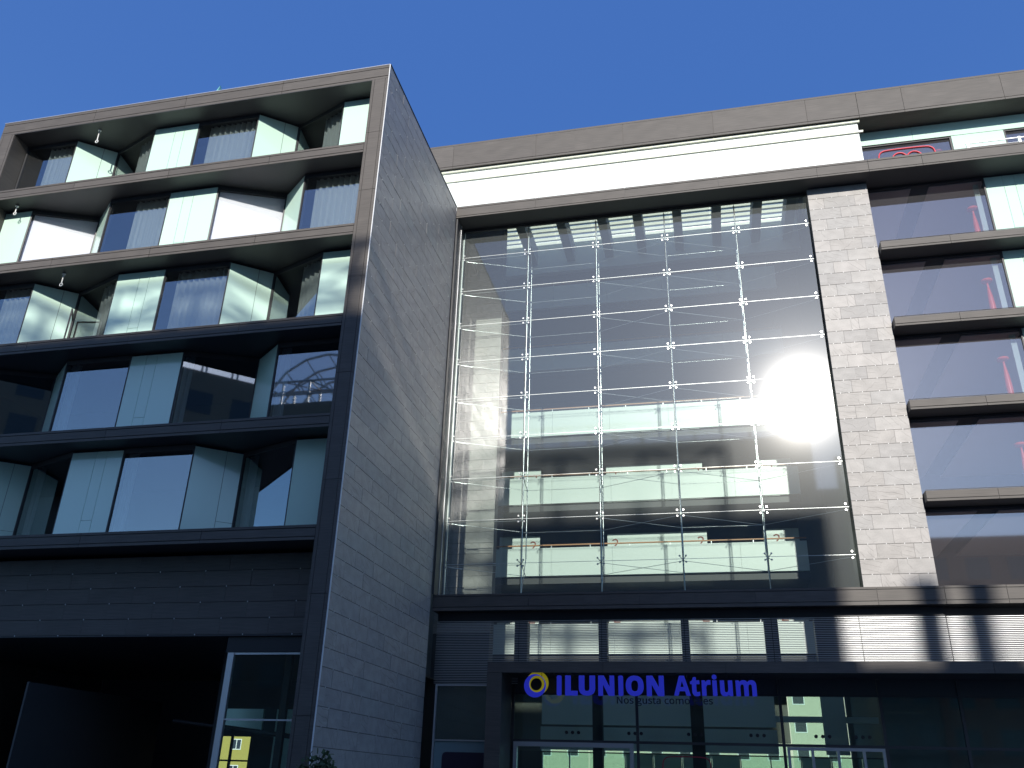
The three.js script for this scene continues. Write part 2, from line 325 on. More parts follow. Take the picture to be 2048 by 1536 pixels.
// ---------- atrium block ----------
const atr = thing('glass_atrium', 'tall atrium block with point-fixed glass wall between slate wall and pale stone pillar', 'building', [8, G, -14]);
const XE = 26.0;                                        // right end of the built facade
const ZG = -9.4;
{
  const XJ = [0.02, 3.52, 7.33, 11.13, 14.96, 18.75];
  // roof fascia (runs over the white upper storey and on to the right)
  const rf = part('roof_edge', bx(-15.5, 16.9, 25.47, 26.76, -11, -8.41), clad, atr);
  fascia(rf, 'cladding_panel', [-15.5, -11.7, -7.9, -4.1, -0.3, 3.5, 7.33, 11.13, 14.9, 16.9], [25.45, 25.56, 26.70], -8.38);
  sub('coping', bx(-15.5, 16.9, 26.705, 26.80, -11, -8.375), clad, rf);
  // white upper storey
  const up = part('upper_wall', bx(-15.4, 16.80, 23.0, 25.44, -9.2, -8.66), dim, atr);
  const UJ = [-15.4, -11.6, -7.8, -4.0, -0.15, 3.6, 7.4, 11.15, 14.9, 16.83];
  for (let i = 0; i < UJ.length - 1; i++) {
    sub('wall_panel', bx(UJ[i] + 0.005, UJ[i + 1] - 0.005, 23.0, 24.83, -8.655, -8.6), whitePanel, up);
    sub('wall_panel', bx(UJ[i] + 0.005, UJ[i + 1] - 0.005, 24.85, 25.33, -8.655, -8.6), whitePanel, up);
  }
  sub('ledge', bx(-15.4, 16.98, 24.83, 24.92, -8.598, -8.53), ivory, up);
  sub('ledge', bx(-15.4, 16.9, 25.34, 25.44, -8.598, -8.50), ivory, up);
  // terrace slab over the glass
  const ts = part('terrace_slab', [bx(0.02, 14.6, 22.74, 23.28, -9.52, -8.41), bx(14.6, 16.9, 22.74, 23.28, -11, -8.41)], darkMetal, atr);
  fascia(ts, 'cladding_panel', [...XJ.slice(0, 5), 16.9], [22.72, 22.80, 23.20, 23.30], -8.38);
  // sill slab under the glass
  const ss = part('sill_slab', bx(0.02, 16.9, 6.02, 6.55, -9.9, -8.61), darkMetal, atr);
  fascia(ss, 'cladding_panel', [0.02, 3.52, 7.33, 11.13, 14.9, 16.9], [6.0, 6.12, 6.49, 6.57], -8.58);
  // left jamb
  part('jamb', bx(0.035, 0.10, 6.57, 22.70, -9.6, -8.42), darkMetal, atr);
  part('jamb_trim', [bx(0.102, 0.125, 6.57, 22.70, -9.0, -8.95), bx(0.102, 0.15, 6.57, 22.70, -9.5, -9.42)], alu, atr);
  // pillar
  const pl = part('stone_pillar', bx(14.64, 16.86, 6.57, 22.70, -10.6, -9.14), darkMetal, atr, 'pale slate-clad pillar beside the glass wall');
  slates(pl, 14.60, 16.88, 6.58, 22.70, 0.503, 1.16, (u, y, o) => [u, y, -9.12 + o, 0], 120, [0.28, 0.78]);
  sub('pillar_side', bx(14.605, 14.635, 6.57, 22.70, -10.6, -9.135), darkMetal, pl);

  // the glass wall
  const cols = [0.15, 3.05, 5.97, 8.84, 11.70, 14.52].map((x) => 9.78 + (x - 9.78) * 30.555 / 30.355);
  const rows = [22.68, 21.15, 19.47, 17.80, 16.12, 14.44, 12.75, 11.09, 9.43, 7.78].map((y, i) => i ? 0.4757 + (y - 0.4757) * 30.555 / 30.355 : y);
  rows.push(6.58);
  const gw = part('glass_wall', bx(0.11, 14.6, 22.62, 22.70, ZG - 0.06, ZG + 0.04), darkMetal, atr);
  sub('bottom_rail', bx(0.11, 14.6, 6.57, 6.62, ZG - 0.06, ZG + 0.04), darkMetal, gw);
  for (let c = 0; c < 5; c++) for (let r = 0; r < 10; r++) {
    const w = cols[c + 1] - cols[c] - 0.016, h = rows[r] - rows[r + 1] - 0.016;
    const g = new THREE.PlaneGeometry(w, h);
    const m = sub('pane', g, glassAtrium, gw);
    m.position.set((cols[c] + cols[c + 1]) / 2, (rows[r] + rows[r + 1]) / 2, ZG);
    m.rotation.set(rr(-0.0003, 0.0003), rr(-0.0003, 0.0003), 0);
  }
  // silicone joints between the panes
  for (let c = 1; c < 5; c++) sub('glass_joint', bx(cols[c] - 0.008, cols[c] + 0.008, 6.62, 22.62, ZG - 0.006, ZG + 0.006), darkMetal, gw);
  for (let r = 1; r < 10; r++) sub('glass_joint', bx(cols[0], cols[5], rows[r] - 0.007, rows[r] + 0.007, ZG - 0.005, ZG + 0.005), jointMat, gw);
  // spider fittings
  const spG = M([[1, 1], [1, -1], [-1, 1], [-1, -1]].flatMap(([a, b]) => [
    rod([0, 0, -0.14], [a * 0.11, b * 0.11, -0.035], 0.014), rod([a * 0.11, b * 0.11, -0.04], [a * 0.11, b * 0.11, 0.02], 0.02), rod([a * 0.11, b * 0.11, 0.012], [a * 0.11, b * 0.11, 0.03], 0.034, 8)]).concat([rod([0, 0, -0.2], [0, 0, -0.1], 0.03, 8)]));
  const spH = M([[1, 1], [1, -1]].flatMap(([a, b]) => [
    rod([0, 0, -0.14], [a * 0.11, b * 0.11, -0.035], 0.014), rod([a * 0.11, b * 0.11, -0.04], [a * 0.11, b * 0.11, 0.02], 0.02), rod([a * 0.11, b * 0.11, 0.012], [a * 0.11, b * 0.11, 0.03], 0.034, 8)]));
  for (let c = 0; c < 6; c++) for (let r = 1; r < 10; r++) {
    const m = sub('spider_fitting', c === 0 || c === 5 ? spH : spG, steel, gw);
    m.position.set(cols[c], rows[r], ZG); if (c === 5) m.rotation.z = Math.PI; 
  }
  // vertical cable trusses behind each joint
  const ZB = ZG - 0.95, ZA = ZG - 0.2;
  for (let c = 1; c < 5; c++) {
    const gs = [rod([cols[c], 6.6, ZA], [cols[c], 22.65, ZA], 0.026, 8), rod([cols[c], 22.65, ZA], [cols[c], rows[1] - 0.2, ZB], 0.014), rod([cols[c], rows[1] - 0.2, ZB], [cols[c], 8.2, ZB], 0.02, 8), rod([cols[c], 8.2, ZB], [cols[c], 6.6, ZA], 0.014)];
    for (let r = 1; r < 10; r++) { gs.push(rod([cols[c], rows[r], ZA], [cols[c], rows[r] - 0.28, ZB], 0.014)); }
    sub('cable_truss', gs, steel, gw);
  }
  sub('edge_rod', [rod([cols[0] + 0.03, 6.6, ZA], [cols[0] + 0.03, 22.65, ZA], 0.02, 8)], steel, gw);
  for (let r = 1; r < 10; r++) {
    const y = rows[r], F = (c) => [cols[c], y - 0.02, ZA], B = (c) => [cols[c], y - 0.28, ZB];
    const chain = (ps) => ps.slice(1).map((p, i) => rod(ps[i], p, 0.0085, 5));
    sub('wind_cable', [...chain([F(0), B(1), B(2), F(3), B(4), F(5)]), ...chain([F(0), F(1)]), ...chain([F(2), B(3), B(4), F(5)])], steel, gw);
    sub('turnbuckle', [rod([cols[0] + 0.15, y - 0.04, ZA - 0.04], [cols[0] + 0.62, y - 0.10, ZA - 0.15], 0.022, 8)], steel, gw);
  }

  // interior of the atrium
  const ZK = -18.5;
  part('left_wall', bx(-1.7, -1.5, G, 27, -22, -9.7), roomWall, atr);
  part('right_wall', bx(15.4, 15.6, G, 27, -22, -10.6), roomWall, atr);
  part('rear_wall', [bx(-1.5, 1.4, G, 26.4, -22.3, -22), bx(15.2, 15.4, G, 26.4, -22.3, -22), bx(1.4, 12.7, 2.5, 26.4, -22.3, -22), bx(12.7, 15.2, 4.6, 26.4, -22.3, -22)], roomWall, atr);
  for (let i = 0; i < 5; i++) part('rear_pane', bx(1.45 + i * 2.25, 1.45 + (i + 1) * 2.25 - 0.06, G, 2.48, -22.1, -22.098), glassLobby, atr);
  part('rear_pane', bx(12.75, 15.15, G, 4.58, -22.1, -22.098), glassLobby, atr);
  part('gallery_ceiling', bx(-1.5, 15.4, 26.4, 26.6, -22.3, -18.81), dim, atr);
  part('skylight_wall', bx(-1.5, 15.4, 26.0, 28.0, -18.8, -18.5), parapetMat, atr);
  part('atrium_floor', bx(-1.5, 15.4, G - 0.05, G + 0.01, -22, -9.4), std({ color: lin(0.45, 0.44, 0.42), roughness: 0.4 }), atr);
  const pier = part('slate_pier', bx(-1.5, 0.88, G, 26, -14.2, -13.55), dim, atr);
  slates(pier, -1.5, 0.92, 6.0, 26, 0.47, 1.21, (u, y, o) => [u, y, -13.53 + o, 0], 130, null);
  const tops = [25.1, 21.4, 17.72, 14.2, 10.7, 7.2];
  tops.forEach((ty, i) => {
    const g = part('gallery', bx(-1.4, 14.0, ty - 1.66, ty - 1.335, -22, ZK - 0.14), darkMetal, atr);
    for (let s = 0; s < 5; s++) sub('parapet', bx(-0.4 + s * 2.88, -0.4 + (s + 1) * 2.88 - 0.008, ty - 1.33, ty, ZK - 0.12, ZK), parapetMat, g);
    sub('handrail', bx(-0.4, 14.0, ty + 0.12, ty + 0.175, ZK - 0.12, ZK - 0.04), timber, g);
    for (let s = 0; s < 8; s++) sub('rail_post', bx(0.6 + s * 1.85, 0.63 + s * 1.85, ty, ty + 0.13, ZK - 0.09, ZK - 0.06), alu, g);
    if (i >= 2) {
      const door = [[-0.55, 1.52], [4.9, 9.68], [12.3, 13.9]];
      for (const [a, b] of door) sub('corridor_wall', bx(a, b, ty - 1.3, ty + 1.12, -20.6, -20.5), parapetMat, g);
      if (i >= 3) for (const x of [1.0, 5.1, 9.2, 12.7]) { const d = new TextGeometry('2', { font: fontRegular, size: 0.5, depth: 0.02, curveSegments: 6 }); d.translate(x, ty + 0.36, -20.498); sub('room_number', d, digitRed, g); }
    }
  });
  // roof: translucent skylight over deep beams
  const sk = part('skylight', [bx(-1.5, 15.4, 27.9, 28.1, -11.3, -11.0), bx(-1.5, 15.4, 28.0, 28.1, -18.8, -18.5), bx(-1.5, -1.3, 27.9, 28.1, -18.5, -11.3), bx(15.2, 15.4, 27.9, 28.1, -18.5, -11.3)], alu, atr);
  for (let i = 0; i < 8; i++) for (let j = 0; j < 2; j++) sub('pane', bx(-1.3 + i * 2.06, -1.3 + (i + 1) * 2.06 - 0.04, 28.0, 28.005, -18.48 + j * 3.6, -14.92 + j * 3.6), glassClear, sk);
  for (let i = 0; i < 17; i++) sub('louvre_slat', bx(-1.3, 15.2, 27.62, 27.86, -18.35 + i * 0.42, -18.35 + i * 0.42 + 0.03), ivory, sk);
  for (const x of [-0.6, 1.35, 3.45, 5.55, 7.33, 9.3, 11.24, 13.2, 14.8]) part('roof_beam', bx(x - 0.22, x + 0.22, 26.6, 27.6, -18.5, -11.3), std({ color: lin(0.42, 0.44, 0.42), roughness: 0.7 }), atr);
  part('roof_edge_wall', bx(-1.7, 15.6, 26.76, 27.9, -11.3, -11.0), dim, atr);
  part('upper_side_wall', [bx(-1.7, -1.5, 27.0, 27.9, -22, -11.3), bx(15.4, 15.6, 27.0, 27.9, -22, -11.3)], dim, atr);

  // slatted screen and glazing under the sill
  const zl = -9.0, bays = [0.10, 3.1, 5.98, 8.76, 11.58, 14.3, 16.9];
  part('screen_head', bx(0.1, 16.9, 5.72, 6.01, -9.4, -9.1), darkMetal, atr);
  for (let b = 0; b < bays.length - 1; b++) {
    const gs = [], y0 = b ? 4.14 : 3.58;
    for (let y = y0 + 0.03; y < 5.70; y += 0.056) gs.push(bx(bays[b] + 0.01, bays[b + 1] - 0.01, y, y + 0.016, zl - 0.045, zl));
    const s = part('slat_screen', gs, alu, atr); s.userData.kind = 'stuff';
  }
  for (const [a, b] of [[2.88, 3.34], [5.84, 6.13], [8.64, 8.9], [11.36, 11.8], [12.95, 13.38]]) part('screen_column', bx(a, b, 3.86, 5.72, -9.75, -9.3), darkMetal, atr);
  part('screen_wall', bx(13.38, 16.9, 4.1, 5.72, -9.6, -9.3), darkMetal, atr);
  // window beside the wing
  const bw = part('side_window', [bx(0.30, 0.36, G, 3.55, -8.75, -8.66), bx(2.17, 2.22, G, 3.55, -8.75, -8.66), bx(0.36, 2.17, 3.5, 3.55, -8.75, -8.66), bx(0.36, 2.17, 1.76, 1.80, -8.75, -8.66)], alu, atr, 'pale framed dark window beside the slate wall');
  sub('pane', bx(0.37, 2.16, 1.81, 3.49, -8.712, -8.71), glassLobby, bw);
  sub('lower_panel', bx(0.37, 2.16, G, 1.75, -8.73, -8.71), std({ color: lin(0.20, 0.30, 0.32), roughness: 0.2 }), bw);
  {
    const s = new THREE.Shape(); const r = 0.16, x0 = 0.66, x1 = 2.14, y0 = G + 0.5, y1 = 1.42;
    s.moveTo(x0, y0); s.lineTo(x1, y0); s.lineTo(x1, y1); s.lineTo(x0 + r, y1); s.quadraticCurveTo(x0, y1, x0, y1 - r); s.lineTo(x0, y0);
    const g = new THREE.ExtrudeGeometry(s, { depth: 0.02, bevelEnabled: false }); g.translate(0, 0, -8.709);
    sub('notice_board', g, std({ color: lin(0.03, 0.02, 0.045), roughness: 0.3 }), bw, 'dark board with rounded corners');
  }
  part('side_window_back', bx(0.1, 2.3, G, 3.57, -9.6, -9.4), dim, atr);
}

// ---------- right wing ----------
const rw = thing('hotel_wing', 'right hotel wing with wide dark windows between brown ledges and a roof terrace', 'building', [20, G, -14]);
const GROUP_LAMP = 'orange stands behind the right wing windows';
{
  const x0 = 16.905;
  const rf = part('roof_edge', bx(x0, XE, 25.47, 26.76, -13, -8.41), clad, rw);
  fascia(rf, 'cladding_panel', [x0, 18.63, 22.31, XE], [25.45, 25.56, 26.70], -8.38);
  sub('coping', bx(x0, XE, 26.705, 26.80, -13, -8.375), clad, rf);
  const ts = part('terrace_slab', bx(x0, XE, 22.74, 23.28, -16, -8.41), darkMetal, rw);
  fascia(ts, 'cladding_panel', [x0, 18.87, 22.6, XE], [22.72, 22.80, 23.20, 23.30], -8.38);
  // terrace storey
  part('lintel_panel', bx(x0, 19.0, 24.78, 25.44, -9.5, -9.38), mint, rw);
  part('lintel_panel', bx(19.01, XE, 24.78, 25.44, -9.5, -9.38), mint, rw);
  const tw = part('terrace_window', [bx(x0, 17.0, 23.3, 24.77, -9.55, -9.42), bx(20.36, 20.42, 23.3, 24.77, -9.55, -9.42), bx(17.0, 20.36, 24.72, 24.77, -9.55, -9.43)], darkMetal, rw, 'terrace window with a red heart emblem');
  sub('pane', bx(17.0, 20.36, 23.3, 24.72, -9.49, -9.488), glassRight, tw);
  { // red rounded square with a heart outline
    const red = std({ color: lin(0.75, 0.06, 0.09), roughness: 0.4 });
    const tube = (pts, closed) => new THREE.TubeGeometry(new THREE.CatmullRomCurve3(pts.map(([x, y]) => new THREE.Vector3(x, y, -9.46)), closed, 'centripetal'), 90, 0.028, 6, closed);
    const sq = []; const cx = 18.68, cy = 23.76, w = 1.06, h = 0.70, r = 0.28;
    for (const [sx, sy, a0] of [[1, 1, 0], [-1, 1, 90], [-1, -1, 180], [1, -1, 270]]) for (let a = 0; a <= 90; a += 30) sq.push([cx + sx * (w - r) + r * Math.cos((a0 + a) * Math.PI / 180), cy + sy * (h - r) + r * Math.sin((a0 + a) * Math.PI / 180)]);
    const he = []; for (let t = 0; t < 24; t++) { const a = t / 24 * 2 * Math.PI; he.push([cx + 0.56 * Math.pow(Math.sin(a), 3), cy + 0.08 + 0.037 * (13 * Math.cos(a) - 5 * Math.cos(2 * a) - 2 * Math.cos(3 * a) - Math.cos(4 * a))]); }
    sub('emblem', [tube(sq, true), tube(he, true)], red, tw, 'red rounded square with a heart outline');
  }
  part('terrace_panel', bx(20.43, 22.35, 23.3, 24.77, -9.55, -9.40), mint, rw);
  const t2 = part('terrace_window', [bx(22.36, 22.42, 23.3, 24.77, -9.55, -9.42), bx(25.9, XE, 23.3, 24.77, -9.55, -9.42), bx(22.42, 25.9, 24.72, 24.77, -9.55, -9.43)], darkMetal, rw);
  sub('pane', bx(22.42, 25.9, 23.3, 24.72, -9.49, -9.488), glassRight, t2);
  part('terrace_ceiling', bx(x0, XE, 25.40, 25.44, -13, -9.56), ceilingMat, rw);
  part('terrace_rear_wall', bx(x0, XE, 23.3, 25.4, -13.2, -13), roomWall, rw);
  const rl = part('railing', [bx(20.6, XE, 23.66, 23.70, -8.62, -8.58), rod([20.6, 23.48, -8.6], [XE, 23.48, -8.6], 0.012)], alu, rw);
  for (let x = 20.62; x < XE; x += 1.83) sub('rail_post', bx(x, x + 0.09, 23.3, 23.72, -8.635, -8.565), alu, rl);
  // floors
  const ZW = -9.55;
  for (let k = 0; k < 5; k++) {
    const top = 19.67 - 3.3 * k, bot = top - 0.39;
    if (k < 4) {
      const s = part('floor_slab', bx(x0, XE, bot + 0.02, top - 0.02, -16, -8.73), darkMetal, rw);
      fascia(s, 'cladding_panel', [x0, 19.35 - 0.25 * (k % 2), 23.1, XE], [bot, bot + 0.085, top - 0.02, top], -8.7);
    }
    // room behind
    const yf = k < 4 ? top : 6.57, yc = k ? top + 3.3 - 0.39 : 22.72;
    if (k === 4) {
      const s = part('sill_slab', bx(x0, XE, 6.02, 6.55, -16, -8.61), darkMetal, rw);
      fascia(s, 'cladding_panel', [x0, 18.7, 22.5, XE], [6.0, 6.12, 6.49, 6.57], -8.58);
    }
    const h = yc - yf;
    const w = part('window', [bx(x0, x0 + 0.06, yf, yc, ZW - 0.1, ZW), bx(21.22, 21.28, yf, yc, ZW - 0.1, ZW), bx(x0 + 0.06, 21.22, yc - 0.08, yc, ZW - 0.1, ZW - 0.01), bx(x0 + 0.06, 21.22, yf, yf + 0.05, ZW - 0.1, ZW)], darkMetal, rw);
    sub('pane', bx(x0 + 0.06, 21.22, yf + 0.05, yc - 0.08, ZW - 0.052, ZW - 0.05), glassRight, w);
    // ceiling boards either side of a dark slot
    const c = part('ceiling', bx(x0, 18.62, yc - 0.14, yc - 0.11, -16, ZW - 0.12), ceilingMat, rw);
    sub('ceiling_board', bx(19.30, XE, yc - 0.14, yc - 0.11, -16, ZW - 0.12), ceilingMat, c);
    part('room_floor', bx(x0, XE, yf - 0.018, yf + 0.01, -16, ZW - 0.101), std({ color: lin(0.42, 0.36, 0.32), roughness: 0.5 }), rw);
    // slim return and zigzag panel at the right
    part('return_panel', bx(20.93, 21.12, yf + 0.011, yc - 0.145, -9.90, -9.82), mintB, rw);
    const pz = part('facade_panel', bx(21.30, 21.94, yf, yc - 0.02, -9.65, -9.6), mint, rw);
    sub('facade_panel', bx(21.952, 22.35, yf + 0.6, yc - 0.02, -9.65, -9.6), mint, pz);
    sub('facade_panel', bx(21.952, 22.35, yf, yf + 0.59, -9.65, -9.6), mint, pz);
    sub('facade_panel', bx(22.362, 23.2, yf, yc - 0.02, -9.65, -9.6), mintB, pz);
    sub('backing_board', bx(21.29, 23.2, yf, yc - 0.02, -10.6, -9.66), blackMetal, pz);
    const w2 = part('window', [bx(23.22, 23.28, yf, yc, ZW - 0.15, ZW - 0.05), bx(25.9, XE - 0.01, yf, yc, ZW - 0.15, ZW - 0.05), bx(23.28, 25.9, yc - 0.1, yc, ZW - 0.15, ZW - 0.06)], darkMetal, rw);
    sub('pane', bx(23.28, 25.9, yf, yc - 0.1, ZW - 0.10, ZW - 0.098), glassRight, w2);
  }
  part('party_wall', bx(16.92, 17.0, G, 22.7, -16, -9.7), roomWall, rw);
  part('rear_wall', bx(x0, XE, G, 25.4, -16.3, -16.02), roomWall, rw);
  part('end_wall', bx(XE, XE + 0.3, G, 26.8, -16.3, -8.5), clad, rw);
  // slatted screen under the sill
  for (const [a, b] of [[16.92, 19.9], [19.92, 22.9], [22.92, XE]]) {
    const gs = []; for (let y = 4.17; y < 5.70; y += 0.056) gs.push(bx(a, b, y, y + 0.016, -9.045, -9.0));
    const s = part('slat_screen', gs, alu, rw); s.userData.kind = 'stuff';
  }
  part('screen_wall', bx(x0, XE, 4.1, 6.0, -9.6, -9.3), darkMetal, rw);

  // orange stands behind the glass, one per floor
  const floors = ['topmost', 'second', 'third', 'fourth'];
  const lampG = new THREE.LatheGeometry([[0, 0], [0.17, 0], [0.16, 0.03], [0.09, 0.06], [0.10, 0.3], [0.115, 0.6], [0.09, 0.95], [0.045, 1.25], [0.035, 1.38], [0.07, 1.40], [0.17, 1.43], [0.21, 1.47], [0.19, 1.51], [0.07, 1.535], [0, 1.54]].map(([r, y]) => new THREE.Vector2(r, y)), 24);
  const orange = std({ color: lin(0.85, 0.10, 0.02), roughness: 0.35 });
  for (let k = 0; k < 4; k++) {
    const t = thing('floor_stand', `slender orange stand with flat round head behind the ${floors[k]} right wing window`, 'floor stand', [[20.78, 20.68, 20.60, 20.52][k], 19.67 - 3.3 * k + 0.011, -10.0], GROUP_LAMP);
    const g = lampG.clone(); g.scale(1, 1.27, 1);
    const m = new THREE.Mesh(g, orange); m.name = 'stem'; t.add(m);
  }
  { const t = thing('floor_stand', 'orange stand whose round head shows in the terrace window by the red emblem', 'floor stand', [19.98, 23.29, -9.9], GROUP_LAMP);
    const g = lampG.clone(); g.scale(0.8, 0.78, 0.8); const m = new THREE.Mesh(g, orange); m.name = 'stem'; t.add(m); }
}

// ---------- entrance ----------
const en = thing('entrance_canopy', 'dark framed entrance canopy with glazed doors under the slatted screen', 'entrance', [10, G, -8.5]);
{
  const XR = 22;
  const cp = part('canopy_frame', [bx(2.42, XR, 3.82, 4.11, -9.27, -7.53), bx(2.42, 2.89, G, 3.82, -9.0, -7.53)], darkMetal, en);
  for (const [a, b] of [[2.4, 6.2], [6.2, 10.0], [10.0, 13.8], [13.8, 17.6], [17.6, XR]]) sub('cladding_panel', bx(a + 0.005, b - 0.005, 3.80, 4.12, -7.53, -7.5), pick(cladMats), cp);
  sub('cladding_panel', bx(2.4, 2.9, G, 3.79, -7.53, -7.5), clad, cp);
  part('canopy_top', bx(2.42, XR, 4.112, 4.135, -9.0, -7.51), darkMetal, en);
  // glazing
  const xs = [2.92, 7.08, 11.62, 14.62, 16.92, 19.3, XR];
  const zg = -9.2;
  const fr = part('glazing_frame', [...xs.map((x) => bx(x - 0.045, x + 0.045, G, 3.80, zg - 0.06, zg + 0.04)), bx(2.92, XR, 3.28, 3.34, zg - 0.06, zg + 0.035), bx(2.92, XR, 1.80, 1.88, zg - 0.06, zg + 0.035)], darkMetal, en);
  for (let i = 0; i < xs.length - 1; i++) {
    sub('pane', bx(xs[i] + 0.05, xs[i + 1] - 0.05, 1.88, 3.28, zg - 0.012, zg - 0.01), glassLobby, fr);
    sub('pane', bx(xs[i] + 0.05, xs[i + 1] - 0.05, G, 1.80, zg - 0.012, zg - 0.01), glassLobby, fr);
    sub('head_panel', bx(xs[i] + 0.05, xs[i + 1] - 0.05, 3.34, 3.818, zg - 0.03, zg), std({ color: lin(0.05, 0.055, 0.06), roughness: 0.3 }), fr);
  }
  for (const x of [4.95, 7.0, 8.91, 10.84, 12.8, 13.97]) {
    const g = []; for (const d of [-0.2, 0, 0.2]) g.push(rod([x + d, 2.11, zg - 0.005], [x + d, 2.11, zg + 0.03], 0.055, 12));
    part('fixing_disc', g, blackMetal, en);
  }
  // doors
  const df = part('door_frame', [bx(3.0, 6.95, 1.66, 1.80, zg + 0.04, zg + 0.2), bx(3.0, 3.12, G, 1.66, zg + 0.04, zg + 0.2), bx(6.83, 6.95, G, 1.66, zg + 0.04, zg + 0.2)], alu, en);
  part('door_frame', [bx(11.7, 14.55, 1.70, 1.79, zg + 0.04, zg + 0.12), ...[11.7, 12.4, 13.15, 13.9, 14.47].map((x) => bx(x, x + 0.08, G, 1.70, zg + 0.04, zg + 0.12))], alu, en);
  df.userData.label = 'pale metal frames of the entrance doors';
  // lobby interior
  const open = [0, 1, 2, 7, 8, 10];
  const lw = part('lobby_wall', [bx(0.5, 3.0, G, 1.7, -14.3, -14.15), bx(15.6, XR, G, 1.7, -14.3, -14.15), bx(3.0, 15.6, 1.66, 1.7, -14.2, -14.12), bx(3.0, 15.6, G, G + 0.45, -14.2, -14.12)], dim, en);
  for (let i = 0; i < 12; i++) {
    sub('lobby_post', bx(2.98 + i * 1.05, 3.02 + i * 1.05, G + 0.45, 1.66, -14.2, -14.08), alu, lw);
    for (let j = 0; j < 3; j++) sub(open.includes(i) ? 'pane' : 'wall_panel', bx(3.03 + i * 1.05, 3 + (i + 1) * 1.05 - 0.03, G + 0.5 + j * 0.78, G + 0.5 + (j + 1) * 0.78 - 0.03, -14.149, -14.14), open.includes(i) ? glassLobby : mint, lw);
  }
  part('reception_band', bx(3.0, 11.7, 1.75, 2.55, -13.9, -13.7), parapetMat, en);
  part('reception_band', bx(3.0, 11.7, 2.65, 3.75, -14.05, -13.9), parapetMat, en);
  part('reception_beam', bx(11.7, 15.2, 2.82, 3.02, -13.9, -13.7), parapetMat, en);
  part('reception_beam', bx(13.3, 14.1, 1.75, 3.75, -13.69, -13.6), parapetMat, en);
  part('lobby_column', bx(8.7, 9.15, G, 3.8, -12.6, -12.2), blackMetal, en);
  part('lobby_column', bx(5.2, 5.55, G, 3.8, -12.6, -12.2), blackMetal, en);
  part('service_wall', bx(14.65, XR, G, 3.8, -9.9, -9.6), dim, en);
}
// red heart sticker low on the entrance glass
{
  const red = std({ color: lin(0.45, 0.03, 0.06), roughness: 0.4 }), z = -9.12, cx = 8.6, cy = 0.75, w = 0.74, h = 0.68, r = 0.2, sq = [];
  for (const [sx, sy, a0] of [[1, 1, 0], [-1, 1, 90], [-1, -1, 180], [1, -1, 270]]) for (let a = 0; a <= 90; a += 30) sq.push(new THREE.Vector3(cx + sx * (w - r) + r * Math.cos((a0 + a) * Math.PI / 180), cy + sy * (h - r) + r * Math.sin((a0 + a) * Math.PI / 180), z));
  const he = []; for (let t = 0; t < 24; t++) { const a = t / 24 * 2 * Math.PI; he.push(new THREE.Vector3(cx + 0.42 * Math.pow(Math.sin(a), 3), cy + 0.04 + 0.026 * (13 * Math.cos(a) - 5 * Math.cos(2 * a) - 2 * Math.cos(3 * a) - Math.cos(4 * a)), z)); }
  part('emblem', [new THREE.TubeGeometry(new THREE.CatmullRomCurve3(sq, true, 'centripetal'), 80, 0.018, 6, true), new THREE.TubeGeometry(new THREE.CatmullRomCurve3(he, true, 'centripetal'), 80, 0.018, 6, true)], red, en, 'dark red heart in a rounded square on the glass');
}

